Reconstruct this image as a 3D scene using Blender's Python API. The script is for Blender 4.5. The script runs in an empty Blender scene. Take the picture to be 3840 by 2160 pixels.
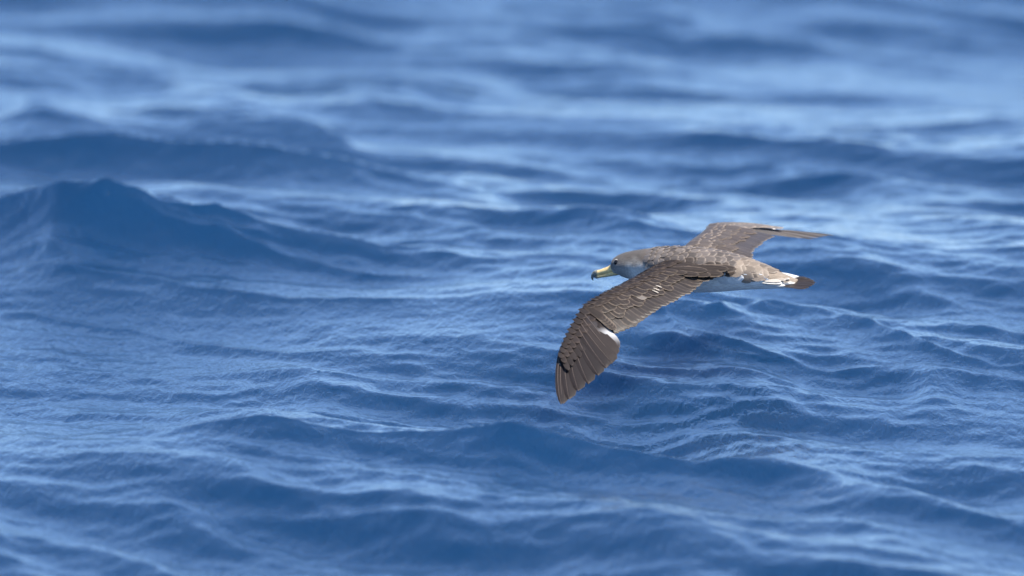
import bpy, bmesh, math, random
import numpy as np
from mathutils import Vector, Matrix

random.seed(7)
rng = np.random.default_rng(11)
scene = bpy.context.scene
COL = scene.collection

# ------------------------------------------------------------------ camera, sky, sun, exposure
D = 32.0            # metres to the bird
H = 3.35            # eye height above the sea (deck of a boat)
PPM = 2000.0        # photo pixels per metre at distance D (3840 px frame)
PITCH = 0.0992
cam_data = bpy.data.cameras.new('camera')
cam = bpy.data.objects.new('camera', cam_data)
COL.objects.link(cam)
cam.location = (0, 0, H)
cam.rotation_euler = (math.pi / 2 - PITCH, 0, 0)
cam_data.sensor_width = 36.0
cam_data.lens = 36.0 * D * PPM / 3840.0
cam_data.clip_start = 0.5
cam_data.clip_end = 20000
cam_data.dof.use_dof = True
cam_data.dof.focus_distance = D - 0.05
cam_data.dof.aperture_fstop = 4.0
scene.camera = cam

SUN_EL = math.radians(62)
SUN_DIR = Vector((0.80, -0.60, 0)).normalized()          # horizontal direction towards the sun
sun_vec = (SUN_DIR * math.cos(SUN_EL) + Vector((0, 0, math.sin(SUN_EL)))).normalized()
world = bpy.data.worlds.new('World')
scene.world = world
world.use_nodes = True
wn = world.node_tree
sky = wn.nodes.new('ShaderNodeTexSky')
sky.sky_type = 'NISHITA'
sky.sun_disc = False
sky.sun_elevation = SUN_EL
sky.sun_rotation = math.atan2(SUN_DIR.x, SUN_DIR.y)
sky.air_density = 0.5
sky.dust_density = 0.0
sky.ozone_density = 3.5
bg = wn.nodes['Background']
bg.inputs['Strength'].default_value = 0.15
wn.links.new(sky.outputs[0], bg.inputs[0])
sun_data = bpy.data.lights.new('sun', 'SUN')
sun_data.energy = 4.8
sun_data.angle = math.radians(0.53)
sun_data.color = (1.0, 0.94, 0.85)
sun = bpy.data.objects.new('sun', sun_data)
COL.objects.link(sun)
sun.rotation_euler = sun_vec.to_track_quat('Z', 'Y').to_euler()

scene.view_settings.view_transform = 'Standard'
scene.view_settings.look = 'None'
scene.view_settings.gamma = 1.0
scene.view_settings.exposure = 0.72

# ------------------------------------------------------------------ helpers
CP, SP = math.cos(PITCH), math.sin(PITCH)
def at(px, py, Y):
    """point on the ray through photo pixel (px, py) at world depth Y"""
    a = (px - 1920.0) / (D * PPM); b = (1080.0 - py) / (D * PPM)
    dy = CP + b * SP; dz = -SP + b * CP
    k = Y / dy
    return Vector((a * k, Y, H + dz * k))
def bp(px, py, d):          # same, depth relative to the bird
    return at(px, py, D + d)

def lerp(a, b, t): return a + (b - a) * t
class Poly:
    """smooth (Catmull-Rom) curve through points, uniform parameter 0..1"""
    def __init__(s, pts): s.p = [Vector(q) for q in pts]
    def __call__(s, u):
        n = len(s.p) - 1
        u = min(max(u, 0.0), 1.0) * n
        i = min(int(u), n - 1); f = u - i
        p0 = s.p[max(i - 1, 0)]; p1 = s.p[i]; p2 = s.p[i + 1]; p3 = s.p[min(i + 2, n)]
        return 0.5 * ((2 * p1) + (p2 - p0) * f + (2 * p0 - 5 * p1 + 4 * p2 - p3) * f * f + (3 * p1 - p0 - 3 * p2 + p3) * f ** 3)
class ArcPoly(Poly):
    """same, parameterised by arc length"""
    def __init__(s, pts):
        super().__init__(pts)
        s.us = np.linspace(0, 1, 161)
        q = [Poly.__call__(s, u) for u in s.us]
        L = [0.0]
        for a, b in zip(q, q[1:]): L.append(L[-1] + (b - a).length)
        s.L = np.array(L) / L[-1]; s.length = L[-1]
    def __call__(s, t):
        return Poly.__call__(s, float(np.interp(t, s.L, s.us)))

def new_mat(name):
    m = bpy.data.materials.new(name); m.use_nodes = True
    return m, m.node_tree, m.node_tree.nodes['Principled BSDF']
def link(name, me, mat=None, parent=None):
    o = bpy.data.objects.new(name, me); COL.objects.link(o)
    if mat is not None: me.materials.append(mat)
    if parent is not None: o.parent = parent
    return o

# ------------------------------------------------------------------ sea
def axis(a, b, fine, lo, hi, grow=1.16):
    """fine: list of (from, to, step) inside [a, b]; geometric growth out to lo and hi"""
    v = []
    for f0, f1, st in fine:
        n = max(1, int(round((f1 - f0) / st))); v += [f0 + (f1 - f0) * i / n for i in range(n)]
    v.append(fine[-1][1])
    st = fine[-1][2]; q = v[-1]
    while q < hi: st *= grow; q += st; v.append(q)
    st = fine[0][2]; q = v[0]; pre = []
    while q > lo: st *= grow; q -= st; pre.append(q)
    return np.array(pre[::-1] + v)

xs = axis(0, 0, [(-1.9, -1.45, .02), (-1.45, 1.45, .008), (1.45, 1.9, .02)], -5000, 5000)
ys = axis(0, 0, [(26.0, 29.0, .028), (29.0, 30.6, .02), (30.6, 34.6, .011), (34.6, 38, .022), (38, 47, .034)], -3000, 9000)
X0, Y0 = np.meshgrid(xs, ys)
sx = np.gradient(xs); sy = np.gradient(ys)
SPX, SPY = np.meshgrid(sx, sy)

# wind-sea spectrum: many short-crested components, pulled into sharp crests (Gerstner)
comps = []
def band(n, l0, l1, slope, dir0, spread):
    for i in range(n):
        lam = math.exp(random.uniform(math.log(l0), math.log(l1)))
        th = math.radians(random.gauss(dir0, spread))
        k = 2 * math.pi / lam
        amp = slope / k * math.sqrt(2.0 / n) * random.uniform(.6, 1.4)
        comps.append((k * math.cos(th), k * math.sin(th), amp, random.uniform(0, 6.283), lam))
# direction angle 0 = wave vector along +x, 90 = away from the camera
band(10, 9.0, 24.0, .030, 250, 20)
band(22, 1.6, 5.0, .034, 240, 22)
band(40, .55, 1.5, .074, 218, 24)
band(50, .18, .52, .088, 212, 24)
band(40, .07, .17, .055, 208, 32)

Z = np.zeros_like(X0); DX = np.zeros_like(X0); DY = np.zeros_like(X0)
# gusts: patches of smoother and rougher water
def lowfreq(seed, lam):
    r = np.random.default_rng(seed); g = np.zeros_like(X0)
    for i in range(7):
        th = r.uniform(0, 6.283); l = lam * r.uniform(.6, 1.6)
        g += np.sin(2 * math.pi / l * (X0 * math.cos(th) * 1.6 + Y0 * math.sin(th)) + r.uniform(0, 6.283))
    return g / 7 ** .5
gust = 1.0 + .38 * np.clip(lowfreq(5, 3.2), -1.6, 1.6)
for kx, ky, amp, ph, lam in comps:
    res = np.clip((lam / np.maximum(np.maximum(SPX * abs(kx), SPY * abs(ky)) * lam / (2 * math.pi) * 1.0, 1e-9) - 2.5) / 2.5, 0, 1)
    w = amp * res * (gust if lam < .6 else 1.0)
    p = kx * X0 + ky * Y0 + ph
    c, s_ = np.cos(p), np.sin(p)
    k = math.hypot(kx, ky)
    Z += w * c
    q = .85
    DX -= q * w * (kx / k) * s_
    DY -= q * w * (ky / k) * s_

# the waves one can point at in the photograph: crest lines with a steep face and a long back
def ridge(pts, front, back, sharp=1.0, gain=1.0, keep=.9):
    """pts: (px, py, Y); the crest height follows from pixel and depth. front/back: widths in metres along y"""
    global Z
    P = [at(*p) for p in pts]
    px = np.array([p.x for p in P]); py_ = np.array([p.y for p in P]); pz = np.array([p.z for p in P])
    o = np.argsort(px); px, py_, pz = px[o], py_[o], pz[o]
    n = 400; gx = np.linspace(px[0], px[-1], n)
    def sm(v):
        y = np.interp(gx, px, v); kk = np.hanning(19); kk /= kk.sum()
        return np.convolve(np.pad(y, 9, mode='edge'), kk, mode='valid')
    crest_y, crest_z = sm(py_), sm(pz)
    # the chop already there is taken off, so that the crest line itself stays at its height
    iy = np.clip(np.searchsorted(ys, crest_y), 0, len(ys) - 1); ix = np.clip(np.searchsorted(xs, gx), 0, len(xs) - 1)
    there = Z[iy, ix]; kk = np.hanning(61); kk /= kk.sum()
    there = np.convolve(np.pad(there, 30, mode='edge'), kk, mode='valid')
    crest_z = np.maximum(crest_z - there * keep, 0)
    cy = np.interp(X0, gx, crest_y); cz = np.interp(X0, gx, crest_z)
    cut = np.clip(1 - (px[0] - X0) / .5, 0, 1) * np.clip(1 - (X0 - px[-1]) / .5, 0, 1)
    cut = cut * cut * (3 - 2 * cut)
    d = Y0 - cy
    a = np.where(d < 0, -d / front, d / back)
    prof = np.exp(-(a ** 1.08) * 1.1) * sharp + np.exp(-(a * .8) ** 2) * (1 - sharp)
    Z += gain * np.maximum(cz, 0) * prof * cut

#RIDGES
ridge([(-700, 800, 34.3), (-150, 760, 34.2), (40, 715, 34.1), (160, 672, 34.0), (300, 680, 34.0), (600, 745, 34.0), (900, 815, 33.9), (1200, 895, 33.8), (1600, 1000, 33.7), (2000, 1110, 33.6)], .34, .24, .85, keep=1.0)
ridge([(-300, 560, 36.0), (100, 510, 35.9), (420, 490, 35.9), (620, 520, 35.8), (950, 530, 35.7), (1300, 590, 35.6), (1600, 660, 35.5)], .24, .2, .8)
ridge([(3150, 600, 36.8), (3400, 560, 36.8), (3650, 520, 36.8), (3900, 480, 36.8), (4200, 520, 36.8)], .4, .3, .8)
ridge([(-600, 420, 37.4), (0, 400, 37.4), (160, 345, 37.3), (420, 410, 37.2), (700, 440, 37.0), (760, 410, 37.0), (850, 440, 36.9), (1050, 420, 36.9), (1180, 440, 36.8), (1350, 560, 36.5), (1700, 650, 36.3), (2100, 740, 36.1)], .32, .26, .9)
ridge([(2050, 620, 37.4), (2200, 500, 37.4), (2420, 440, 37.4), (2700, 540, 37.2), (3000, 600, 37)], .5, .35, .8)
ridge([(2250, 1285, 32.75), (2400, 1225, 32.75), (2480, 1165, 32.7), (2620, 1225, 32.6), (2850, 1320, 32.4), (3150, 1420, 32.2), (3400, 1480, 32.1)], .28, .22, .7)
ridge([(2500, 1120, 33.6), (2750, 1090, 33.6), (2960, 1085, 33.55), (3150, 1110, 33.5), (3400, 1180, 33.3)], .4, .3, .7)
ridge([(3200, 1500, 31.8), (3350, 1470, 31.8), (3460, 1440, 31.75), (3650, 1490, 31.7), (3900, 1540, 31.6)], .3, .2, .8)
ridge([(-500, 1640, 31.1), (200, 1650, 31.1), (700, 1595, 31.0), (1000, 1550, 30.95), (1400, 1615, 30.9), (1750, 1610, 30.85), (1950, 1565, 30.8), (2150, 1620, 30.8), (2600, 1720, 30.6)], .18, .16, .8)
def meets(px, py, y0=31.0, y1=34.2):
    """depth at which the ray through a photo pixel first meets the water as built so far"""
    Yr = np.arange(y0, y1, .01)
    P = [at(px, py, float(y)) for y in Yr]
    ix = np.clip(np.searchsorted(xs, [p.x for p in P]), 0, len(xs) - 1); iy = np.clip(np.searchsorted(ys, Yr), 0, len(ys) - 1)
    below = np.array([p.z for p in P]) < Z[iy, ix]
    return float(Yr[np.argmax(below)]) if below.any() else None
def wrinkle(pts, height, width):
    """a thin fold of water running along a wave face"""
    global Z
    q = [(at(px, py, Y), Y) for px, py in pts for Y in [meets(px, py)] if Y]
    if len(q) < 3: return
    q.sort(key=lambda e: e[0].x)
    px = np.array([e[0].x for e in q]); py_ = np.array([e[1] for e in q])
    gx = np.linspace(px[0], px[-1], 300); gy = np.interp(gx, px, py_); kk = np.hanning(31); kk /= kk.sum()
    gy = np.convolve(np.pad(gy, 15, mode='edge'), kk, mode='valid')
    cy = np.interp(X0, gx, gy) + .01 * np.sin(X0 * 31) + .006 * np.sin(X0 * 73 + 1)
    cut = np.clip(1 - (px[0] - X0) / .06, 0, 1) * np.clip(1 - (X0 - px[-1]) / .15, 0, 1)
    d = (Y0 - cy) / width
    Z += height * np.exp(-np.where(d < 0, np.abs(d) * 1.0, np.abs(d) * 1.6) ** 1.2) * cut * (1 + .3 * np.sin(X0 * 19))
wrinkle([(318, 715), (432, 735), (497, 760), (596, 805), (745, 845), (870, 885)], .009, .035)
wrinkle([(338, 695), (432, 690), (596, 730), (720, 770), (895, 812), (1044, 860), (1280, 915)], .009, .035)
wrinkle([(298, 720), (447, 775), (547, 815), (696, 850), (845, 894), (994, 958), (1118, 991), (1300, 1050)], .011, .045)
wrinkle([(60, 1010), (300, 1030), (520, 1050), (760, 1110), (1000, 1130), (1300, 1140)], .008, .05)
wrinkle([(0, 1190), (250, 1230), (500, 1265), (800, 1330), (1100, 1340)], .008, .05)
wrinkle([(2474, 1172), (2510, 1226), (2586, 1258), (2714, 1303), (2816, 1339), (2918, 1370), (3100, 1420)], .009, .05)
wrinkle([(2448, 1272), (2494, 1264), (2561, 1297), (2637, 1323), (2800, 1370)], .008, .05)
wrinkle([(2700, 1160), (2900, 1142), (3060, 1165), (3250, 1230), (3500, 1330), (3700, 1400)], .009, .05)
#END RIDGES

verts = np.stack([X0 + DX, Y0 + DY, Z], -1).reshape(-1, 3).astype(np.float32)
ny, nx = X0.shape
idx = np.arange(ny * nx, dtype=np.int32).reshape(ny, nx)
quads = np.stack([idx[:-1, :-1], idx[:-1, 1:], idx[1:, 1:], idx[1:, :-1]], -1).reshape(-1, 4)
me = bpy.data.meshes.new('sea')
me.vertices.add(len(verts)); me.vertices.foreach_set('co', verts.ravel())
me.loops.add(quads.size); me.loops.foreach_set('vertex_index', quads.ravel())
me.polygons.add(len(quads))
me.polygons.foreach_set('loop_start', np.arange(0, quads.size, 4, dtype=np.int32))
me.polygons.foreach_set('loop_total', np.full(len(quads), 4, dtype=np.int32))
me.polygons.foreach_set('use_smooth', np.ones(len(quads), dtype=bool))
me.update(calc_edges=True)

m_sea, nt, b = new_mat('sea_water')
b.inputs['Base Color'].default_value = (.0055, .0315, .088, 1)
b.inputs['Roughness'].default_value = .15
b.inputs['IOR'].default_value = 1.333
b.subsurface_method = 'BURLEY'                 # light wells up from depth, so shadows on the surface stay soft
b.inputs['Subsurface Weight'].default_value = 1.0
b.inputs['Subsurface Radius'].default_value = (.5, .8, 1.0)
b.inputs['Subsurface Scale'].default_value = 1.0
tc = nt.nodes.new('ShaderNodeTexCoord')
def noise_bump(scale, rot, scl, strength, dist, prev=None, detail=3):
    mp = nt.nodes.new('ShaderNodeMapping'); mp.inputs['Rotation'].default_value = (0, 0, rot); mp.inputs['Scale'].default_value = scl
    nz = nt.nodes.new('ShaderNodeTexNoise'); nz.inputs['Scale'].default_value = scale; nz.inputs['Detail'].default_value = detail
    nz.inputs['Distortion'].default_value = .6
    bu = nt.nodes.new('ShaderNodeBump'); bu.inputs['Strength'].default_value = strength; bu.inputs['Distance'].default_value = dist
    nt.links.new(tc.outputs['Object'], mp.inputs[0]); nt.links.new(mp.outputs[0], nz.inputs['Vector'])
    nt.links.new(nz.outputs['Fac'], bu.inputs['Height'])
    if prev: nt.links.new(prev.outputs[0], bu.inputs['Normal'])
    return bu
b1 = noise_bump(7, math.radians(30), (1, .25, 1), 1.0, .010)
b2 = noise_bump(26, math.radians(48), (1, .22, 1), 1.0, .0036, b1)
b3 = noise_bump(80, math.radians(38), (1, .25, 1), 1.0, .0027, b2)
nt.links.new(b3.outputs[0], b.inputs['Normal'])
sea = link('sea', me, m_sea)
sea['kind'] = 'structure'
#SEA_END

# ------------------------------------------------------------------ bird: materials
def feather_mat(name, fringe, fringe_w, rough=.5, shaft=(.30, .24, .19), tipw=.10, shaft_amt=.55, fringe_amt=.8, tip_amt=1.0, spec=.32, pale=None):
    """base colour comes from the object's own colour; a paler worn fringe runs round the vane"""
    m, nt, b = new_mat(name)
    N = nt.nodes; L = nt.links
    info = N.new('ShaderNodeObjectInfo')
    uv = N.new('ShaderNodeUVMap'); uv.uv_map = 'vane'
    sep = N.new('ShaderNodeSeparateXYZ'); L.new(uv.outputs[0], sep.inputs[0])
    nz = N.new('ShaderNodeTexNoise'); nz.inputs['Scale'].default_value = 160; nz.inputs['Detail'].default_value = 2
    tcn = N.new('ShaderNodeTexCoord'); L.new(tcn.outputs['Object'], nz.inputs['Vector'])
    def mth(op, a, bb=None, clamp=False):
        q = N.new('ShaderNodeMath'); q.operation = op; q.use_clamp = clamp
        for i, v in enumerate((a, bb)):
            if v is None: continue
            if isinstance(v, (int, float)): q.inputs[i].default_value = v
            else: L.new(v, q.inputs[i])
        return q.outputs[0]
    av = mth('ABSOLUTE', mth('SUBTRACT', mth('MULTIPLY', sep.outputs[0], 2.0), 1.0))
    wob = mth('MULTIPLY', mth('SUBTRACT', nz.outputs['Fac'], .5), .25)
    e1 = mth('DIVIDE', mth('SUBTRACT', mth('ADD', av, wob), 1 - fringe_w), fringe_w, True)
    e2 = mth('DIVIDE', mth('SUBTRACT', mth('ADD', sep.outputs[1], mth('MULTIPLY', wob, .5)), 1 - tipw), tipw, True)
    edge = mth('MULTIPLY', mth('MAXIMUM', e1, mth('MULTIPLY', e2, tip_amt)), fringe_amt)
    # barbs: fine oblique streaks
    mp = N.new('ShaderNodeMapping'); mp.inputs['Scale'].default_value = (3, 46, 1)
    cmb = N.new('ShaderNodeCombineXYZ'); L.new(av, cmb.inputs[0]); L.new(mth('SUBTRACT', sep.outputs[1], mth('MULTIPLY', av, .22)), cmb.inputs[1])
    L.new(cmb.outputs[0], mp.inputs[0])
    nb = N.new('ShaderNodeTexNoise'); nb.inputs['Scale'].default_value = 1.0; L.new(mp.outputs[0], nb.inputs['Vector'])
    hue = N.new('ShaderNodeHueSaturation')
    L.new(mth('ADD', .72, mth('ADD', mth('MULTIPLY', nb.outputs['Fac'], .30), mth('MULTIPLY', nz.outputs['Fac'], .30))), hue.inputs['Value'])
    L.new(info.outputs['Color'], hue.inputs['Color'])
    mx = N.new('ShaderNodeMix'); mx.data_type = 'RGBA'
    L.new(edge, mx.inputs[0]); L.new(hue.outputs[0], mx.inputs[6]); mx.inputs[7].default_value = (*fringe, 1)
    # pale shaft
    sh = mth('MULTIPLY', mth('LESS_THAN', mth('ABSOLUTE', mth('SUBTRACT', sep.outputs[0], .5)), .035), shaft_amt)
    mx2 = N.new('ShaderNodeMix'); mx2.data_type = 'RGBA'
    L.new(sh, mx2.inputs[0]); L.new(mx.outputs[2], mx2.inputs[6]); mx2.inputs[7].default_value = (*shaft, 1)
    out_ = mx2.outputs[2]
    if pale:                                   # pale inner web, its bright middle patch is painted sun sheen
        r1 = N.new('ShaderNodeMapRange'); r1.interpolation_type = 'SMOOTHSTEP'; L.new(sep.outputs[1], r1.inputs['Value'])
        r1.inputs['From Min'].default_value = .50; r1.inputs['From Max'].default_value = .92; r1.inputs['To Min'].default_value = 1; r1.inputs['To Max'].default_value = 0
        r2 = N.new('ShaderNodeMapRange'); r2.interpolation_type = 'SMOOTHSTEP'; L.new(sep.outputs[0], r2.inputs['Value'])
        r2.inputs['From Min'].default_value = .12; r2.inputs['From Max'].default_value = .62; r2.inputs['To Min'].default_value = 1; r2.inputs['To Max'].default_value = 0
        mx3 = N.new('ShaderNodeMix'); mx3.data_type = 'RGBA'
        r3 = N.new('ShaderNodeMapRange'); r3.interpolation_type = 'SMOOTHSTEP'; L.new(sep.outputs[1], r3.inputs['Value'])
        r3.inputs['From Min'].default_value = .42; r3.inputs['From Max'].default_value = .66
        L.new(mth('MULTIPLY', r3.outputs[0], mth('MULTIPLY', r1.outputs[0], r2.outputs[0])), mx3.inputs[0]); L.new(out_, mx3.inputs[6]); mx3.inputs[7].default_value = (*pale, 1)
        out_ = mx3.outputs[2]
    L.new(out_, b.inputs['Base Color'])
    b.inputs['Roughness'].default_value = rough
    b.inputs['Specular IOR Level'].default_value = spec
    bu = N.new('ShaderNodeBump'); bu.inputs['Strength'].default_value = .35; bu.inputs['Distance'].default_value = .0006
    L.new(nb.outputs['Fac'], bu.inputs['Height']); L.new(bu.outputs[0], b.inputs['Normal'])
    return m
M_FLIGHT = feather_mat('flight_feather', (.085, .066, .058), .10, .48, tipw=.05, fringe_amt=.6, shaft_amt=.0, spec=.16)
M_GLOSS = feather_mat('glossy_flight_feather', (.16, .13, .115), .08, .36, tipw=.04, fringe_amt=.5, shaft_amt=.0, spec=.6, pale=(.62, .62, .63))  # the pale colour paints the sun's sheen on the innermost primary
M_SECOND = feather_mat('secondary_feather', (.23, .175, .132), .30, .44, tipw=.05, shaft_amt=.15, fringe_amt=.65, tip_amt=.5)
M_COVERT = feather_mat('covert_feather', (.25, .195, .15), .34, .5, tipw=.10, shaft_amt=.1, fringe_amt=.6, tip_amt=.5, spec=.22)
M_SMALL = feather_mat('small_covert', (.095, .068, .054), .3, .55, tipw=.2, shaft_amt=.0, fringe_amt=.45, spec=.18)
M_SCAP = feather_mat('scapular_feather', (.36, .29, .24), .30, .5, tipw=.14, shaft_amt=.10, fringe_amt=.55)
M_WHITE = feather_mat('white_feather', (.85, .85, .84), .2, .6, tipw=.1, shaft_amt=0, fringe_amt=.5)
M_TAIL = feather_mat('tail_feather', (.10, .078, .065), .08, .42, tipw=.05, shaft_amt=.15, fringe_amt=.6)

def plain(name, col, rough, spec=.5, nscale=60, var=.25, bump=.0):
    m, nt, b = new_mat(name)
    tcn = nt.nodes.new('ShaderNodeTexCoord'); nz = nt.nodes.new('ShaderNodeTexNoise')
    nz.inputs['Scale'].default_value = nscale; nz.inputs['Detail'].default_value = 4
    nt.links.new(tcn.outputs['Object'], nz.inputs['Vector'])
    rp = nt.nodes.new('ShaderNodeValToRGB')
    rp.color_ramp.elements[0].position = .3; rp.color_ramp.elements[1].position = .7
    rp.color_ramp.elements[0].color = (*[c * (1 - var) for c in col], 1)
    rp.color_ramp.elements[1].color = (*[min(1, c * (1 + var)) for c in col], 1)
    nt.links.new(nz.outputs['Fac'], rp.inputs[0]); nt.links.new(rp.outputs[0], b.inputs['Base Color'])
    b.inputs['Roughness'].default_value = rough; b.inputs['Specular IOR Level'].default_value = spec
    if bump:
        bu = nt.nodes.new('ShaderNodeBump'); bu.inputs['Strength'].default_value = 1; bu.inputs['Distance'].default_value = bump
        nt.links.new(nz.outputs['Fac'], bu.inputs['Height']); nt.links.new(bu.outputs[0], b.inputs['Normal'])
    return m
M_BILL = plain('bill_horn', (.90, .64, .29), .36, .5, 220, .18, .0004)
M_HOOK = plain('bill_hook_horn', (.20, .21, .19), .28, .5, 260, .7, .0004)
M_EYE = plain('eye_wet', (.006, .005, .005), .06, .6, 50, .1)
M_LID = plain('eye_lid', (.33, .32, .31), .6, .3, 300, .3)
M_SHAFT = plain('feather_shaft', (.13, .10, .085), .38, .5, 300, .15)
M_NOSTRIL = plain('nostril_dark', (.03, .025, .02), .6, .3, 200, .2)

# ------------------------------------------------------------------ bird: shapes of body and wings
YAW = .466
def bodyd(px): return (2650 - px) / PPM * YAW
#           px    top   bottom  half-width (m)
STA = [(2302, 984, 1028, .0145), (2312, 968, 1032, .0195), (2326, 954, 1037, .0235), (2350, 944, 1044, .0265),
       (2382, 937, 1053, .029), (2420, 931, 1065, .033), (2470, 926, 1079, .042), (2540, 924, 1092, .052),
       (2620, 927, 1098, .057), (2700, 941, 1096, .056), (2780, 964, 1089, .048), (2850, 990, 1085, .037),
       (2910, 1016, 1083, .027), (2960, 1036, 1081, .019), (2990, 1047, 1078, .012)]
_px = np.array([s[0] for s in STA], float)
def sta(px):
    c = np.interp(px, _px, [(s[1] + s[2]) / 2 for s in STA])
    h = np.interp(px, _px, [(s[2] - s[1]) / 2 / PPM for s in STA])
    w = np.interp(px, _px, [s[3] for s in STA])
    return c, h, w
def bframe(px):
    c, h, w = sta(px)
    C = bp(px, c, bodyd(px))
    c2, _, _ = sta(px + 6); c1, _, _ = sta(px - 6)
    T = (bp(px + 6, c2, bodyd(px + 6)) - bp(px - 6, c1, bodyd(px - 6))).normalized()
    S = T.cross(Vector((0, 0, 1))).normalized()        # towards the camera side
    if S.y > 0: S = -S
    U = S.cross(T).normalized()
    if U.z < 0: U = -U
    return C, T, S, U, h, w
def bsurf(px, phi):
    """body surface: phi 0 = top, 90 deg = side nearest the camera"""
    C, T, S, U, h, w = bframe(px)
    cu, su = math.cos(phi), math.sin(phi)
    P = C + U * (h * cu) + S * (w * su)
    n = (U * (cu / h) + S * (su / w)).normalized()
    return P, n, T

def curve3(pts): return ArcPoly([bp(*p) for p in pts])
NEAR = dict(
    LE=curve3([(2490, 985, .005), (2438, 1011, -.02), (2356, 1055, -.09), (2254, 1104, -.16), (2203, 1132, -.195), (2178, 1157, -.215)]),
    TE=curve3([(2735, 1031, -.085), (2653, 1055, -.105), (2602, 1091, -.13), (2540, 1127, -.165), (2479, 1157, -.2), (2428, 1191, -.23), (2392, 1216, -.247), (2351, 1240, -.258), (2300, 1254, -.265)]))
FAR = dict(
    LE=curve3([(2555, 935, .07), (2575, 917, .11), (2607, 894, .18), (2640, 866, .26), (2646, 851, .30)]),
    TE=curve3([(2818, 990, .02), (2824, 965, .05), (2826, 942, .09), (2850, 922, .14), (2867, 907, .18), (2885, 897, .215), (2912, 888, .25)]))
for Wg in (NEAR, FAR):
    def raw(u, t, Wg=Wg):
        a = Wg['LE'](u); b = Wg['TE'](u)
        return a.lerp(b, t)
    def surf(u, t, off=0.0, Wg=Wg, raw=raw):
        e = .02
        u0, u1 = max(u - e, 0), min(u + e, 1)
        n = (raw(u1, t) - raw(u0, t)).cross(raw(u, min(t + e, 1.1)) - raw(u, max(t - e, 0)))
        n.normalize()
        if n.z < 0: n = -n
        tt = max(min(t, 1.0), 0.0)
        camber = .011 * math.sin(math.pi * tt ** .62) * (1.0 - .25 * u)
        return raw(u, t) + n * (camber + off), n
    Wg['surf'] = surf

# ------------------------------------------------------------------ bird: one continuous skin of body, neck, head and wing bones
bird = bpy.data.objects.new('seabird', None)
COL.objects.link(bird)
_c = bframe(2640)
bird.location = _c[0] - _c[3] * _c[4]
bird['label'] = 'brown and white seabird with yellow bill gliding low over the waves'
bird['category'] = 'bird'
bpy.context.view_layer.update()
INV = Matrix.Translation(-Vector(bird.location))
ORI = Vector(bird.location)

bm = bmesh.new()
def loft(rings, cap=True):
    R = [[bm.verts.new(p) for p in r] for r in rings]
    n = len(R[0])
    for a, b_ in zip(R, R[1:]):
        for i in range(n):
            bm.faces.new((a[i], a[(i + 1) % n], b_[(i + 1) % n], b_[i]))
    bm.faces.new(R[0][::-1]); bm.faces.new(R[-1])
rings = []
pxs = list(np.linspace(2302, 2400, 12)) + list(np.linspace(2415, 2990, 26))
for px in pxs:
    rings.append([bsurf(px, 2 * math.pi * k / 28)[0] for k in range(28)])
loft(rings)
def lens_rings(surf, us, t0, t1, th):
    rr = []
    for u in us:
        top = [surf(u, lerp(t0, t1, i / 7), -.0012)[0] for i in range(8)]
        bot = []
        for i in range(8):
            f = i / 7
            thick = th * (math.sin(math.pi * min(1, f * 1.0 + .02) ** .5) * .8 + .25) * (1.25 - .5 * u)
            p, n = surf(u, lerp(t0, t1, f), -.0012)
            bot.append(p - n * max(.0036, thick))
        rr.append(top + bot[::-1])
    return rr
for Wg in (NEAR, FAR):
    loft(lens_rings(Wg['surf'], np.linspace(0, 1, 22), .0, .62, .013))
# hands: tapering bone and skin from the wrist outwards
NH_LE = curve3([(2178, 1157, -.215), (2152, 1203, -.248), (2127, 1249, -.283), (2106, 1300, -.325), (2092, 1345, -.358)])
FH_LE = curve3([(2646, 851, .30), (2663, 845, .315), (2714, 843, .355), (2775, 847, .39), (2847, 856, .42)])
NH_N = Vector((.04, -.58, .81)).normalized()
FH_N = Vector((.10, -.22, .97)).normalized()
def hand(LE, dirs, n, w0, w1, th):
    rr = []
    for u in np.linspace(0, 1, 10):
        p = LE(u); d = dirs(u); w = lerp(w0, w1, u); t = lerp(th, .0042, u)
        rr.append([p - n * .002, p + d * w * .3, p + d * w * .7 - n * .0006, p + d * w - n * .0014,
                   p + d * w - n * .005, p + d * w * .6 - n * (t + .001), p + d * w * .25 - n * t, p - n * .0045])
    loft(rr)
ndir = lambda u: (bp(2275, 1235, -.265) - bp(2178, 1157, -.215)).normalized().lerp((bp(2104, 1500, -.455) - bp(2092, 1345, -.358)).normalized(), u * .75).normalized()
fdir = lambda u: (bp(2900, 885, .26) - bp(2650, 852, .30)).normalized().lerp((bp(3120, 877, .5) - bp(2847, 856, .42)).normalized(), u * .8).normalized()
hand(NH_LE, ndir, NH_N, .050, .018, .010)
hand(FH_LE, fdir, FH_N, .055, .018, .010)
for v in bm.verts: v.co = v.co - ORI
bmesh.ops.recalc_face_normals(bm, faces=bm.faces[:])
raw_me = bpy.data.meshes.new('skin_raw'); bm.to_mesh(raw_me); bm.free()
tmp = bpy.data.objects.new('skin_raw', raw_me); COL.objects.link(tmp)
rm = tmp.modifiers.new('r', 'REMESH'); rm.mode = 'VOXEL'; rm.voxel_size = .0022; rm.use_smooth_shade = True
smo = tmp.modifiers.new('s', 'SMOOTH'); smo.factor = .5; smo.iterations = 6
dg = bpy.context.evaluated_depsgraph_get()
body_me = bpy.data.meshes.new_from_object(tmp.evaluated_get(dg))
bpy.data.objects.remove(tmp); bpy.data.meshes.remove(raw_me)
body_me.name = 'body'

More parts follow.
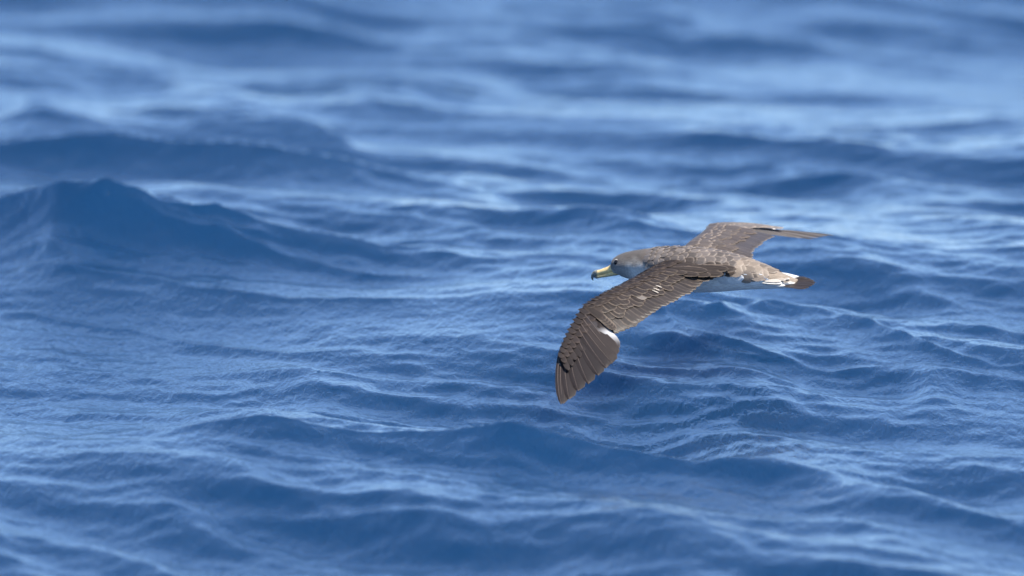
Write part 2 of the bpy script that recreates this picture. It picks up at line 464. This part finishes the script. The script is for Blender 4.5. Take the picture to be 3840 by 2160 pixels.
# plumage colour by place on the body: brown above, grey face, white below
nv = len(body_me.vertices)
co = np.zeros(nv * 3, np.float32); body_me.vertices.foreach_get('co', co); co = co.reshape(-1, 3) + np.array(ORI)
nr = np.zeros(nv * 3, np.float32); body_me.vertices.foreach_get('normal', nr); nr = nr.reshape(-1, 3)
SX = np.linspace(2302, 2990, 60)
FR = [bframe(p) for p in SX]
CC = np.array([f[0] for f in FR]); SS = np.array([f[2] for f in FR]); UU = np.array([f[3] for f in FR])
HH = np.array([f[4] for f in FR]); WW = np.array([f[5] for f in FR])
k = np.argmin(((co[:, None, :] - CC[None]) ** 2).sum(-1), 1)
rel = co - CC[k]
ru = (rel * UU[k]).sum(1) / HH[k]; rs = (rel * SS[k]).sum(1) / WW[k]
rad = np.hypot(ru, rs); phi = np.degrees(np.arctan2(np.abs(rs), ru)); pxv = SX[k]
col = np.zeros((nv, 4), np.float32); col[:, 3] = 1
def sstep(a, b_, x):
    t = np.clip((x - a) / (b_ - a), 0, 1); return t * t * (3 - 2 * t)
brown = np.array([.155, .122, .098]); head = np.array([.080, .070, .064]); throat = np.array([.27, .26, .245]); white = np.array([.92, .88, .80]); rump = np.array([.25, .20, .155])
wingc = np.array([.026, .021, .020])
jit = (np.sin(co[:, 0] * 260 + co[:, 2] * 190) + np.sin(co[:, 0] * 410 - co[:, 2] * 330 + co[:, 1] * 200)) * 4
lim_a = np.interp(pxv, [2300, 2330, 2380, 2440, 2520, 2700, 2760, 2850, 2930, 2990], [92, 82, 84, 92, 100, 98, 96, 98, 92, 70])
wdt = np.interp(pxv, [2300, 2420, 2500, 2990], [38, 40, 20, 12])
up = np.where((pxv < 2440)[:, None], head, np.where((pxv > 2760)[:, None], rump, brown))
f1 = sstep(2400, 2480, pxv)[:, None]; f2 = sstep(2700, 2800, pxv)[:, None]
up = head * (1 - f1) + brown * f1; up = up * (1 - f2) + rump * f2
dn_f = sstep(2340, 2440, pxv)[:, None]; dn = throat * (1 - dn_f) + white * dn_f
mixf = sstep(lim_a - wdt, lim_a + wdt, phi + jit)[:, None]
bc = up * (1 - mixf) + dn * mixf
out = (rad > 1.12)
wc = np.where((nr[:, 2] > -.25)[:, None], wingc, white)
wf = (sstep(1.05, 1.30, rad) * np.where((pxv > 2640) & (rad < 1.7) & (rs > 0), 0, 1))[:, None]
col[:, :3] = bc * (1 - wf) + wc * wf
ca = body_me.color_attributes.new('plumage', 'FLOAT_COLOR', 'POINT')
ca.data.foreach_set('color', col.ravel())
m_body, nt, b = new_mat('plumage')
N_ = nt.nodes; L_ = nt.links
at_ = N_.new('ShaderNodeAttribute'); at_.attribute_name = 'plumage'
tcn = N_.new('ShaderNodeTexCoord')
mp = N_.new('ShaderNodeMapping'); mp.inputs['Scale'].default_value = (.45, 1, 1); mp.inputs['Rotation'].default_value = (0, .25, 0)
n1 = N_.new('ShaderNodeTexNoise'); n1.inputs['Scale'].default_value = 420; n1.inputs['Detail'].default_value = 3
n2 = N_.new('ShaderNodeTexVoronoi'); n2.inputs['Scale'].default_value = 240
L_.new(tcn.outputs['Object'], mp.inputs[0]); L_.new(mp.outputs[0], n1.inputs['Vector']); L_.new(mp.outputs[0], n2.inputs['Vector'])
mm = N_.new('ShaderNodeMath'); mm.operation = 'MULTIPLY_ADD'; L_.new(n1.outputs['Fac'], mm.inputs[0]); mm.inputs[1].default_value = .55; mm.inputs[2].default_value = .62
mm2 = N_.new('ShaderNodeMath'); mm2.operation = 'MULTIPLY_ADD'; L_.new(n2.outputs['Distance'], mm2.inputs[0]); mm2.inputs[1].default_value = .35; L_.new(mm.outputs[0], mm2.inputs[2])
hs = N_.new('ShaderNodeHueSaturation'); L_.new(at_.outputs['Color'], hs.inputs['Color']); L_.new(mm2.outputs[0], hs.inputs['Value'])
L_.new(hs.outputs[0], b.inputs['Base Color'])
b.inputs['Roughness'].default_value = .75; b.inputs['Specular IOR Level'].default_value = .3
b.inputs['Sheen Weight'].default_value = .15
bu = N_.new('ShaderNodeBump'); bu.inputs['Strength'].default_value = .6; bu.inputs['Distance'].default_value = .0012
L_.new(n1.outputs['Fac'], bu.inputs['Height']); L_.new(bu.outputs[0], b.inputs['Normal'])
body = link('body', body_me, m_body, bird)

# ------------------------------------------------------------------ feathers
NU, NV = 8, 6
def feather(name, base, tip, n, width, mat, color, sag=0.0, bend=0.0, inner=.5, tilt=0.0, lift0=-.001, lift1=.0012,
            camber=.0006, round_=.36, base_w=.45, point=0.0, surf_fn=None, label=None):
    """one vane: base and tip in world space, n = outward normal, width in metres.
    inner: share of the width that lies on the +side of the shaft; bend: sideways curve; sag: droop of the tip"""
    ax = (tip - base); Ln = ax.length; ax = ax / Ln
    n = (n - ax * n.dot(ax)).normalized()
    side = ax.cross(n).normalized()
    vs, uvs = [], []
    for i in range(NU + 1):
        u = i / NU
        u2 = 1 - (1 - u) ** 1.25 if u > .5 else u * (1 - .5 ** 1.25) / .5
        u = u2
        if u > 1 - round_:
            q = (u - (1 - round_)) / round_
            prof = math.sqrt(max(0, 1 - q ** 2.2)) * (1 - point * q)
        else:
            prof = lerp(base_w, 1, min(1, u / (1 - round_)) ** .7)
        cen = base + ax * (Ln * u) + side * (bend * Ln * (u * u - u)) + n * (lerp(lift0, lift1, u ** .6) - sag * u * u)
        if surf_fn: cen = cen + n * surf_fn(u)
        for j in range(NV + 1):
            v = j / NV
            s = v * 2 - 1
            lat = (s * (inner if s > 0 else 1 - inner)) * width * prof
            vs.append(cen + side * lat + n * (-camber * s * s * (width / .012) + tilt * lat) - ORI)
            uvs.append((v, u))
    fs = []
    for i in range(NU):
        for j in range(NV):
            a = i * (NV + 1) + j
            fs.append((a, a + 1, a + NV + 2, a + NV + 1))
    me = bpy.data.meshes.new(name); me.from_pydata([tuple(v) for v in vs], [], fs)
    uvl = me.uv_layers.new(name='vane')
    for p in me.polygons:
        p.use_smooth = True
        for li, vi in zip(p.loop_indices, p.vertices): uvl.data[li].uv = uvs[vi]
    o = link(name, me, mat, bird)
    o.color = (*color, 1)
    if label: o['label'] = label
    o['_axis'] = 0
    del o['_axis']
    return o, (base, ax, Ln, side, n, bend, lift0, lift1, sag)
def shaft(parent, fr, r=.0007, u0=0.0, u1=.96):
    base, ax, Ln, side, n, bend, l0, l1, sag = fr
    vs, fs = [], []
    K = 10
    for i in range(K + 1):
        u = lerp(u0, u1, i / K)
        c = base + ax * (Ln * u) + side * (bend * Ln * (u * u - u)) + n * (lerp(l0, l1, u ** .6) - sag * u * u + .0002) - ORI
        rr = r * (1 - .75 * i / K)
        for q in range(5):
            a = 2 * math.pi * q / 5
            vs.append(tuple(c + side * (rr * math.cos(a)) + n * (rr * math.sin(a))))
    for i in range(K):
        for q in range(5):
            fs.append((i * 5 + q, i * 5 + (q + 1) % 5, (i + 1) * 5 + (q + 1) % 5, (i + 1) * 5 + q))
    me = bpy.data.meshes.new('shaft'); me.from_pydata(vs, [], fs)
    for p in me.polygons: p.use_smooth = True
    return link('shaft', me, M_SHAFT, parent)
def vary(c, a=.16):
    f = 1 + random.uniform(-a, a)
    return tuple(x * f for x in c)

DARK = (.020, .016, .0165); MID = (.028, .022, .0205); COV = (.031, .0240, .0210); PALE = (.26, .235, .215)

# --- near wing: primaries, inner ones on top of outer ones
NP = [  # base px,py,d      tip px,py,d       width bend
    ((2107, 1292, -.318), (2104, 1511, -.466), .017, -.16),
    ((2114, 1282, -.312), (2112, 1510, -.462), .023, -.13),
    ((2122, 1270, -.305), (2134, 1494, -.452), .029, -.11),
    ((2131, 1257, -.295), (2168, 1463, -.432), .032, -.11),
    ((2140, 1243, -.286), (2206, 1438, -.412), .034, -.10),
    ((2149, 1229, -.276), (2243, 1408, -.39), .036, -.10),
    ((2158, 1214, -.266), (2272, 1382, -.37), .037, -.10),
    ((2167, 1200, -.256), (2294, 1364, -.355), .039, -.10),
    ((2176, 1186, -.246), (2303, 1340, -.335), .042, -.10),
    ((2186, 1175, -.238), (2302, 1310, -.318), .046, -.08)]
for i, (b0, t0, w, bend) in enumerate(NP):
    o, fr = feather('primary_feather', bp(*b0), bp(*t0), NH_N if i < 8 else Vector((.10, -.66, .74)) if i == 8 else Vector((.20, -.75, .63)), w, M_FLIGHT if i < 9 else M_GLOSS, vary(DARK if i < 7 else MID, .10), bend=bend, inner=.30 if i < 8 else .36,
                    tilt=.03, lift0=-.003 + i * .0005, lift1=.0006 + i * .0009, camber=(.0016 if i == 9 else .0010 if i > 6 else .0006), round_=.26, base_w=.5, point=.12, sag=.012 if i == 9 else .004)
    shaft(o, fr, .0009)
# --- far wing primaries
FP = [((2850, 857, .415), (3127, 877, .50), .011), ((2832, 855, .41), (3104, 880, .485), .013), ((2815, 853, .40), (3088, 885, .47), .014),
      ((2797, 851, .395), (3070, 890, .455), .015), ((2778, 850, .385), (3050, 896, .44), .016), ((2760, 849, .38), (3012, 893, .42), .017),
      ((2742, 849, .37), (2985, 891, .40), .018), ((2725, 848, .36), (2960, 888, .38), .020), ((2705, 848, .35), (2935, 885, .36), .022), ((2685, 849, .335), (2912, 882, .335), .024)]
for i, (b0, t0, w) in enumerate(FP):
    o, fr = feather('primary_feather', bp(*b0), bp(*t0), FH_N, w, M_FLIGHT, vary(((.05, .044, .042), (.12, .11, .105))[i % 2] if i < 6 else (.10, .09, .085), .12), bend=.10, inner=.68,
                    tilt=-.03, lift0=-.002 + i * .0004, lift1=.0004 + i * .0007, round_=.3, base_w=.6, point=.3, sag=.003)
    shaft(o, fr, .0008)

def arm_row(Wg, name, n, t_base, t_tip, wfac, mat, colors, off, u0=0.0, u1=1.0, skew=0.0, jitter=.07, near=True, tilt=.05, lift1=.0016, worn=None):
    """a row of feathers across the arm; inner feathers lie over outer ones"""
    surf = Wg['surf']
    for i in range(n):
        u = lerp(u1, u0, (i + .5) / n)       # from the wrist inwards
        tb = t_base(u) + random.uniform(-jitter, jitter) * .5; tt = t_tip(u) + random.uniform(-jitter, jitter)
        du = (u1 - u0) / n
        pb, nb_ = surf(min(max(u + random.uniform(-.2, .2) * du, 0), 1), tb, off)
        pt, nt_ = surf(min(max(u - skew + random.uniform(-.25, .25) * du, 0), 1), tt, off)
        spacing = ((surf(min(u + du / 2, 1), (tb + tt) / 2)[0] - surf(max(u - du / 2, 0), (tb + tt) / 2)[0]).length) / max((min(u + du / 2, 1) - max(u - du / 2, 0)) / du, .3)
        mid, nm = surf(u - skew / 2 if u - skew / 2 > 0 else 0, (tb + tt) / 2, off)
        bow = (mid - (pb + pt) / 2).dot(nm)
        c = colors(u)
        if worn and abs(u - worn) < du * .5: c = (.15, .133, .12)
        feather(name, pb, pt, nm, max(spacing * wfac, .006), mat, vary(c, .18), bend=(.06 if near else -.06), inner=(.4 if near else .6),
                tilt=(tilt if near else -tilt), lift0=-.0012, lift1=lift1, camber=.0005, round_=.34, base_w=.6,
                surf_fn=lambda q, bow=bow: 4 * bow * q * (1 - q))
K = lambda v: (lambda u: v)
# near arm
arm_row(NEAR, 'secondary_feather', 26, K(.42), lambda u: 1.0 + .012 * math.sin(u * 60), 3.1, M_SECOND, lambda u: (.038, .031, .028), .0000, .02, .985, 0, .012)
arm_row(NEAR, 'wing_covert', 22, K(.34), lambda u: .76 - .05 * u, 2.0, M_COVERT, lambda u: COV, .0018, .02, .985, worn=.63)
arm_row(NEAR, 'wing_covert', 20, K(.24), lambda u: .57 - .04 * u, 1.9, M_COVERT, lambda u: COV, .0028, .02, .98)
arm_row(NEAR, 'wing_covert', 20, K(.14), K(.38), 1.9, M_SMALL, lambda u: (.034, .026, .022), .0032, .02, .98)
arm_row(NEAR, 'wing_covert', 22, K(.07), K(.28), 1.8, M_SMALL, lambda u: (.028, .022, .020), .0034, .02, .98, 0, .04)
arm_row(NEAR, 'wing_covert', 22, K(.01), K(.17), 1.8, M_SMALL, lambda u: (.025, .020, .019), .0032, .03, .98, 0, .04)
# far arm
FARC = (.092, .075, .064)
arm_row(FAR, 'secondary_feather', 22, K(.42), K(1.0), 2.2, M_SECOND, lambda u: (.058, .049, .046), .0000, .0, .985, 0, .012, near=False)
arm_row(FAR, 'wing_covert', 18, K(.32), K(.72), 2.0, M_COVERT, lambda u: (.075, .060, .052), .0016, .02, .985, near=False)
arm_row(FAR, 'wing_covert', 16, K(.22), K(.52), 1.9, M_COVERT, lambda u: FARC, .0024, .02, .98, near=False)
arm_row(FAR, 'wing_covert', 16, K(.12), K(.36), 1.9, M_SCAP, lambda u: FARC, .0028, .02, .98, near=False)
arm_row(FAR, 'wing_covert', 16, K(.02), K(.22), 1.8, M_SCAP, lambda u: FARC, .0030, .02, .98, 0, .04, near=False)

# hand coverts
def hand_row(LE, dirf, n, N_, u0, u1, b0, l0, l1, w0, w1, mat, color, off, near=True):
    for i in range(n):
        u = lerp(u1, u0, (i + .5) / n)
        d = dirf(u)
        p = LE(u) + d * (b0 * random.uniform(.8, 1.2)) + N_ * off
        Ln = lerp(l0, l1, u) * random.uniform(.93, 1.07)
        feather('wing_covert', p, p + d * Ln, N_, lerp(w0, w1, u), mat, vary(color, .18), bend=(-.05 if near else .05), inner=(.38 if near else .62),
                tilt=(.05 if near else -.05), lift0=-.001, lift1=.0022 + .0002 * i, round_=.34, base_w=.6)
hand_row(NH_LE, ndir, 9, NH_N, .03, .93, .008, .062, .055, .020, .010, M_FLIGHT, (.025, .020, .019), .0045)
hand_row(NH_LE, ndir, 9, NH_N, .02, .95, .004, .042, .034, .019, .010, M_SMALL, (.026, .020, .019), .0062)
hand_row(NH_LE, ndir, 10, NH_N, .0, .98, .000, .026, .020, .017, .009, M_SMALL, (.025, .020, .019), .0072)
hand_row(FH_LE, fdir, 9, FH_N, .02, .95, .008, .075, .055, .020, .012, M_SCAP, (.16, .14, .128), .0035, False)
hand_row(FH_LE, fdir, 9, FH_N, .0, .95, .002, .045, .034, .019, .011, M_SCAP, (.15, .13, .115), .005, False)

feather('wing_covert', bp(2846, 859, .405), bp(2908, 869, .40), FH_N, .008, M_WHITE, (.50, .48, .46), lift0=.003, lift1=.006, label='white streak at the base of the far primaries')
# coverts that bridge the wrist between arm and hand
for i in range(8):
    f = i / 7
    a0, n0 = NEAR['surf'](.985, .06 + .34 * f, .004)
    dr = ((NEAR['surf'](.985, 1.0)[0] - NEAR['surf'](.985, .2)[0]).normalized() * .55 + ndir(.15) * .6).normalized()
    feather('wing_covert', a0, a0 + dr * lerp(.040, .058, f), (n0 + NH_N).normalized(), .019, M_COVERT if i > 2 else M_SMALL, vary(COV, .15), lift0=.0005 - .0003 * i, lift1=.006 - .0004 * i, inner=.4, bend=-.05, round_=.36, base_w=.6)
# worn and loose feathers that catch the eye on the near wing
s_ = NEAR['surf']
def loose(u, t0, t1, w, color, off, mat=M_WHITE, du=0.0, label=None, name='wing_covert'):
    a, n = s_(u, t0, off); c, n2 = s_(u - du, t1, off)
    feather(name, a, c, n, w, mat, color, lift0=-.0005, lift1=.002, inner=.55, tilt=-.05, label=label)
for u, t in ((.47, .56), (.43, .53), (.50, .60)):
    loose(u, t, t + .13, .0030, (.45, .40, .34), .0044, M_WHITE, 0, 'bleached covert edge')

# --- scapulars, mantle, rump
def body_feather(name, px, phi, Lpx, w, mat, color, lift=.0022, dphi=0.0, label=None):
    a, n, T = bsurf(px, phi); c, n2, _ = bsurf(px + Lpx, phi + dphi)
    m_, nm, _ = bsurf(px + Lpx / 2, phi + dphi / 2)
    bow = (m_ - (a + c) / 2).dot(nm)
    feather(name, a, c, nm, w, mat, color, lift0=-.0014, lift1=lift, round_=.42, base_w=.55, camber=.0009,
            surf_fn=lambda q, bow=bow: 4 * bow * q * (1 - q), tilt=random.uniform(-.06, .06), label=label)
R = math.radians
rows = np.arange(2850, 2415, -20)
for r, px in enumerate(rows):
    f = (px - 2420) / (2850 - 2420)
    h = sta(px)[1]
    step = math.degrees(lerp(.0085, .0175, min(1, f * 1.6)) / max(h, .02))
    ph = -62 + (r % 2) * step * .5
    lim = lerp(70, 96, min(1, f * 2)) if px < 2670 else (80 if px < 2740 else 88)
    while ph < lim:
        Lp = lerp(32, 62, min(1, f * 1.7)) * random.uniform(.85, 1.15)
        if px + Lp > 2925: Lp = 2925 - px
        w = lerp(.0105, .0235, min(1, f * 1.7)) * random.uniform(.85, 1.15)
        if px > 2745:
            col_ = (.21, .17, .135); mat = M_SCAP
        elif f < .2: col_ = (.145, .126, .114); mat = M_SCAP
        else: col_ = (.122, .104, .094); mat = M_SCAP
        if ph > 55 and 2560 < px < 2745: col_ = (.06, .047, .039)
        body_feather('back_feather', px + random.uniform(-5, 5), R(ph + random.uniform(-3, 3)), Lp, w, mat, vary(col_, .36), lift=.0025)
        ph += step
# long scapulars that fall over the near wing root
for (a, c, w) in [((2560, 1005, -.062), (2700, 1022, -.094), .020), ((2590, 1000, -.064), (2735, 1014, -.093), .021), ((2620, 1000, -.066), (2762, 1014, -.088), .024),
                  ((2520, 1004, -.058), (2655, 1020, -.095), .018), ((2545, 1020, -.072), (2668, 1036, -.105), .018), ((2500, 1018, -.060), (2625, 1036, -.104), .017),
                  ((2470, 1012, -.045), (2580, 1030, -.092), .016), ((2585, 1022, -.08), (2715, 1033, -.105), .019)]:
    feather('scapular_feather', bp(*a), bp(*c), Vector((.05, -.62, .78)), w, M_COVERT, vary((.040, .031, .026), .15), lift0=.001, lift1=.004, round_=.4, base_w=.5, camber=.001)
# white flank tuft and white rump sides
for i in range(18):
    px = 2706 + i * 9
    body_feather('flank_feather', px, R((90, 98, 106)[i % 3] + random.uniform(-3, 3)), random.uniform(44, 60), .019, M_WHITE, vary((.78, .77, .74), .04), lift=.0016, dphi=R(-3))
# --- tail
TB = bframe(2925)
tail_tips = [(3020, 1083, -.128), (3034, 1080, -.124), (3046, 1074, -.118), (3055, 1069, -.110), (3060, 1064, -.100), (3054, 1058, -.090), (3040, 1053, -.080), (3026, 1050, -.074)]
for i, tpt in enumerate(tail_tips):
    f = i / 7
    base = bp(2925 + 4 * f, 1063 - 15 * f, -.075 + .024 * f)
    nrm = Vector((.15, -.42, .88)).normalized()
    feather('tail_feather', base, bp(*tpt), nrm, .0165, M_TAIL, vary((.030, .023, .020), .12), lift0=-.001 + .0006 * i, lift1=.0004 + .0006 * i, round_=.34, base_w=.7, point=.1, bend=.04 * (f - .5))
# white uppertail coverts on the far side, grey-white ones over the tail base
for (a, c, w, cl) in [((2895, 1019, -.042), (3010, 1047, -.066), .012, (.68, .68, .66)), ((2885, 1024, -.048), (2980, 1047, -.076), .014, (.56, .53, .50)),
                      ((2870, 1030, -.056), (2962, 1050, -.088), .015, (.40, .35, .30)), ((2862, 1037, -.066), (2948, 1054, -.096), .015, (.36, .31, .26)),
                      ((2850, 1045, -.074), (2930, 1059, -.100), .015, (.46, .42, .37)), ((2850, 1053, -.078), (2934, 1066, -.103), .014, (.56, .55, .52)), ((2860, 1060, -.082), (2945, 1074, -.104), .013, (.62, .62, .60))]:
    feather('tail_covert', bp(*a), bp(*c), Vector((.15, -.5, .85)), w, M_WHITE, cl, lift0=-.001, lift1=.0026, round_=.6, base_w=.6)

# ------------------------------------------------------------------ bill and eyes
def tube(name, pts, mat, parent, segs=14, sub=5):
    """pts: (px, py, half-height px, half-width m) along the bill axis"""
    P = [(bp(a, b_, bodyd(a)), h / PPM, w) for a, b_, h, w in pts]
    C = Poly([p[0] for p in P]); n = (len(P) - 1) * sub
    vs, fs = [], []
    S0 = bframe(2310)[2]
    for i in range(n + 1):
        u = i / n
        c = C(u); t = (C(min(u + .02, 1)) - C(max(u - .02, 0))).normalized()
        s = (S0 - t * S0.dot(t)).normalized(); up_ = s.cross(t)
        q = u * (len(P) - 1)
        h = float(np.interp(q, range(len(P)), [p[1] for p in P])); w = float(np.interp(q, range(len(P)), [p[2] for p in P]))
        for k_ in range(segs):
            a = 2 * math.pi * k_ / segs
            vs.append(tuple(c + up_ * (h * math.cos(a)) + s * (w * math.sin(a)) - ORI))
    for i in range(n):
        for k_ in range(segs):
            fs.append((i * segs + k_, i * segs + (k_ + 1) % segs, (i + 1) * segs + (k_ + 1) % segs, (i + 1) * segs + k_))
    fs.append(tuple(range(segs))[::-1]); fs.append(tuple(n * segs + k_ for k_ in range(segs)))
    me = bpy.data.meshes.new(name); me.from_pydata(vs, [], fs)
    for p in me.polygons: p.use_smooth = True
    return link(name, me, mat, parent)
bill = tube('bill', [(2316, 1004, 18, .0100), (2300, 1008, 17.5, .0094), (2280, 1014, 14, .0078), (2258, 1020, 11.5, .0064), (2240, 1024, 10.5, .0054)], M_BILL, bird)
tube('lower_mandible', [(2318, 1022, 10, .0090), (2300, 1026, 9, .0080), (2270, 1032, 7.5, .0060), (2248, 1036, 6.5, .0048), (2236, 1039, 4, .0036)], M_BILL, bill)
tube('nostril_tube', [(2308, 991, 8, .0042), (2298, 996, 8, .0042), (2288, 1002, 7, .0038), (2282, 1006, 5.5, .0030)], M_BILL, bill)
tube('nostril', [(2283.5, 1005, 4, .0022), (2281, 1006.5, 3.6, .0020)], M_NOSTRIL, bill)
tube('bill_hook', [(2243, 1022, 10.6, .0056), (2236, 1023, 11, .0056), (2228, 1028, 10, .0050), (2222.5, 1036, 7, .0038), (2221, 1043, 4.5, .0026), (2225, 1052, 1.0, .0006)], M_HOOK, bill)
tube('lower_tip', [(2244, 1038, 6.2, .0048), (2237, 1039.5, 5.6, .0044), (2231, 1040, 3.5, .003)], M_HOOK, bill)

for sgn in (1, -1):
    C_, T_, S_, U_, h_, w_ = bframe(2330)
    cy = sta(2330)[0]
    fy = (cy - 980) / PPM / h_                     # height of the eye on the ring
    pos = C_ + U_ * (h_ * fy) + S_ * (sgn * (w_ * math.sqrt(1 - fy * fy) - .0022))
    for nm_, r_, mt, dd, par in (('eye', .0050, M_EYE, .0008, None), ('eyelid', .0062, M_LID, -.0016, 1)):
        bm = bmesh.new()
        bmesh.ops.create_uvsphere(bm, u_segments=20, v_segments=12, radius=r_)
        for v in bm.verts:
            v.co.y *= .75
            v.co.x *= 1.0
            v.co = v.co + pos + S_ * (sgn * dd) - ORI
        me = bpy.data.meshes.new(nm_); bm.to_mesh(me); bm.free()
        for p in me.polygons: p.use_smooth = True
        o = link(nm_, me, mt, bird if par is None else eye_o)
        if par is None: eye_o = o

# ------------------------------------------------------------------ bubbles drifting on the surface
m_bub, nt, b = new_mat('bubble_film')
b.inputs['Base Color'].default_value = (.9, .95, 1, 1); b.inputs['Roughness'].default_value = .02; b.inputs['IOR'].default_value = 1.25
b.inputs['Transmission Weight'].default_value = 1.0
nzb = nt.nodes.new('ShaderNodeTexNoise'); nzb.inputs['Scale'].default_value = 300
bub = nt.nodes.new('ShaderNodeBump'); bub.inputs['Distance'].default_value = .0002; nt.links.new(nzb.outputs['Fac'], bub.inputs['Height']); nt.links.new(bub.outputs[0], b.inputs['Normal'])
from mathutils.bvhtree import BVHTree
sel = (quads[:, 0] // nx > np.searchsorted(ys, 29.5)) & (quads[:, 0] // nx < np.searchsorted(ys, 35.5)) & (np.abs(xs[quads[:, 0] % nx]) < 1.4)
qs = quads[sel]; used = np.unique(qs); remap = np.zeros(len(verts), np.int64); remap[used] = np.arange(len(used))
bvh = BVHTree.FromPolygons([tuple(v) for v in verts[used].tolist()], remap[qs].tolist())
for (px, py, r, lab) in [(1597, 1280, .0045, 'largest clear bubble on the water, left of the lowered wing'), (1722, 1328, .0038, 'small clear bubble on the water closest to the lowered wing'),
                         (1196, 1393, .0036, 'small clear bubble third from the lowered wing, alone on the water'), (962, 1467, .0034, 'tiny clear bubble on the water, lowest and leftmost of all')]:
    d_ = (at(px, py, 32.0) - Vector((0, 0, H))).normalized()
    hit, nrm, ind, dist = bvh.ray_cast(Vector((0, 0, H)), d_)
    if hit is None: continue
    bm = bmesh.new(); bmesh.ops.create_uvsphere(bm, u_segments=20, v_segments=12, radius=r)
    for v in bm.verts:
        v.co.z *= .62
        if v.co.z < 0: v.co.x *= 1.35; v.co.y *= 1.35; v.co.z *= .25      # the wet foot of the bubble spreads on the water
    me = bpy.data.meshes.new('bubble'); bm.to_mesh(me); bm.free()
    for p in me.polygons: p.use_smooth = True
    o = link('bubble', me, m_bub); o.location = hit
    o['label'] = lab; o['category'] = 'bubble'; o['group'] = 'bubbles on the water'
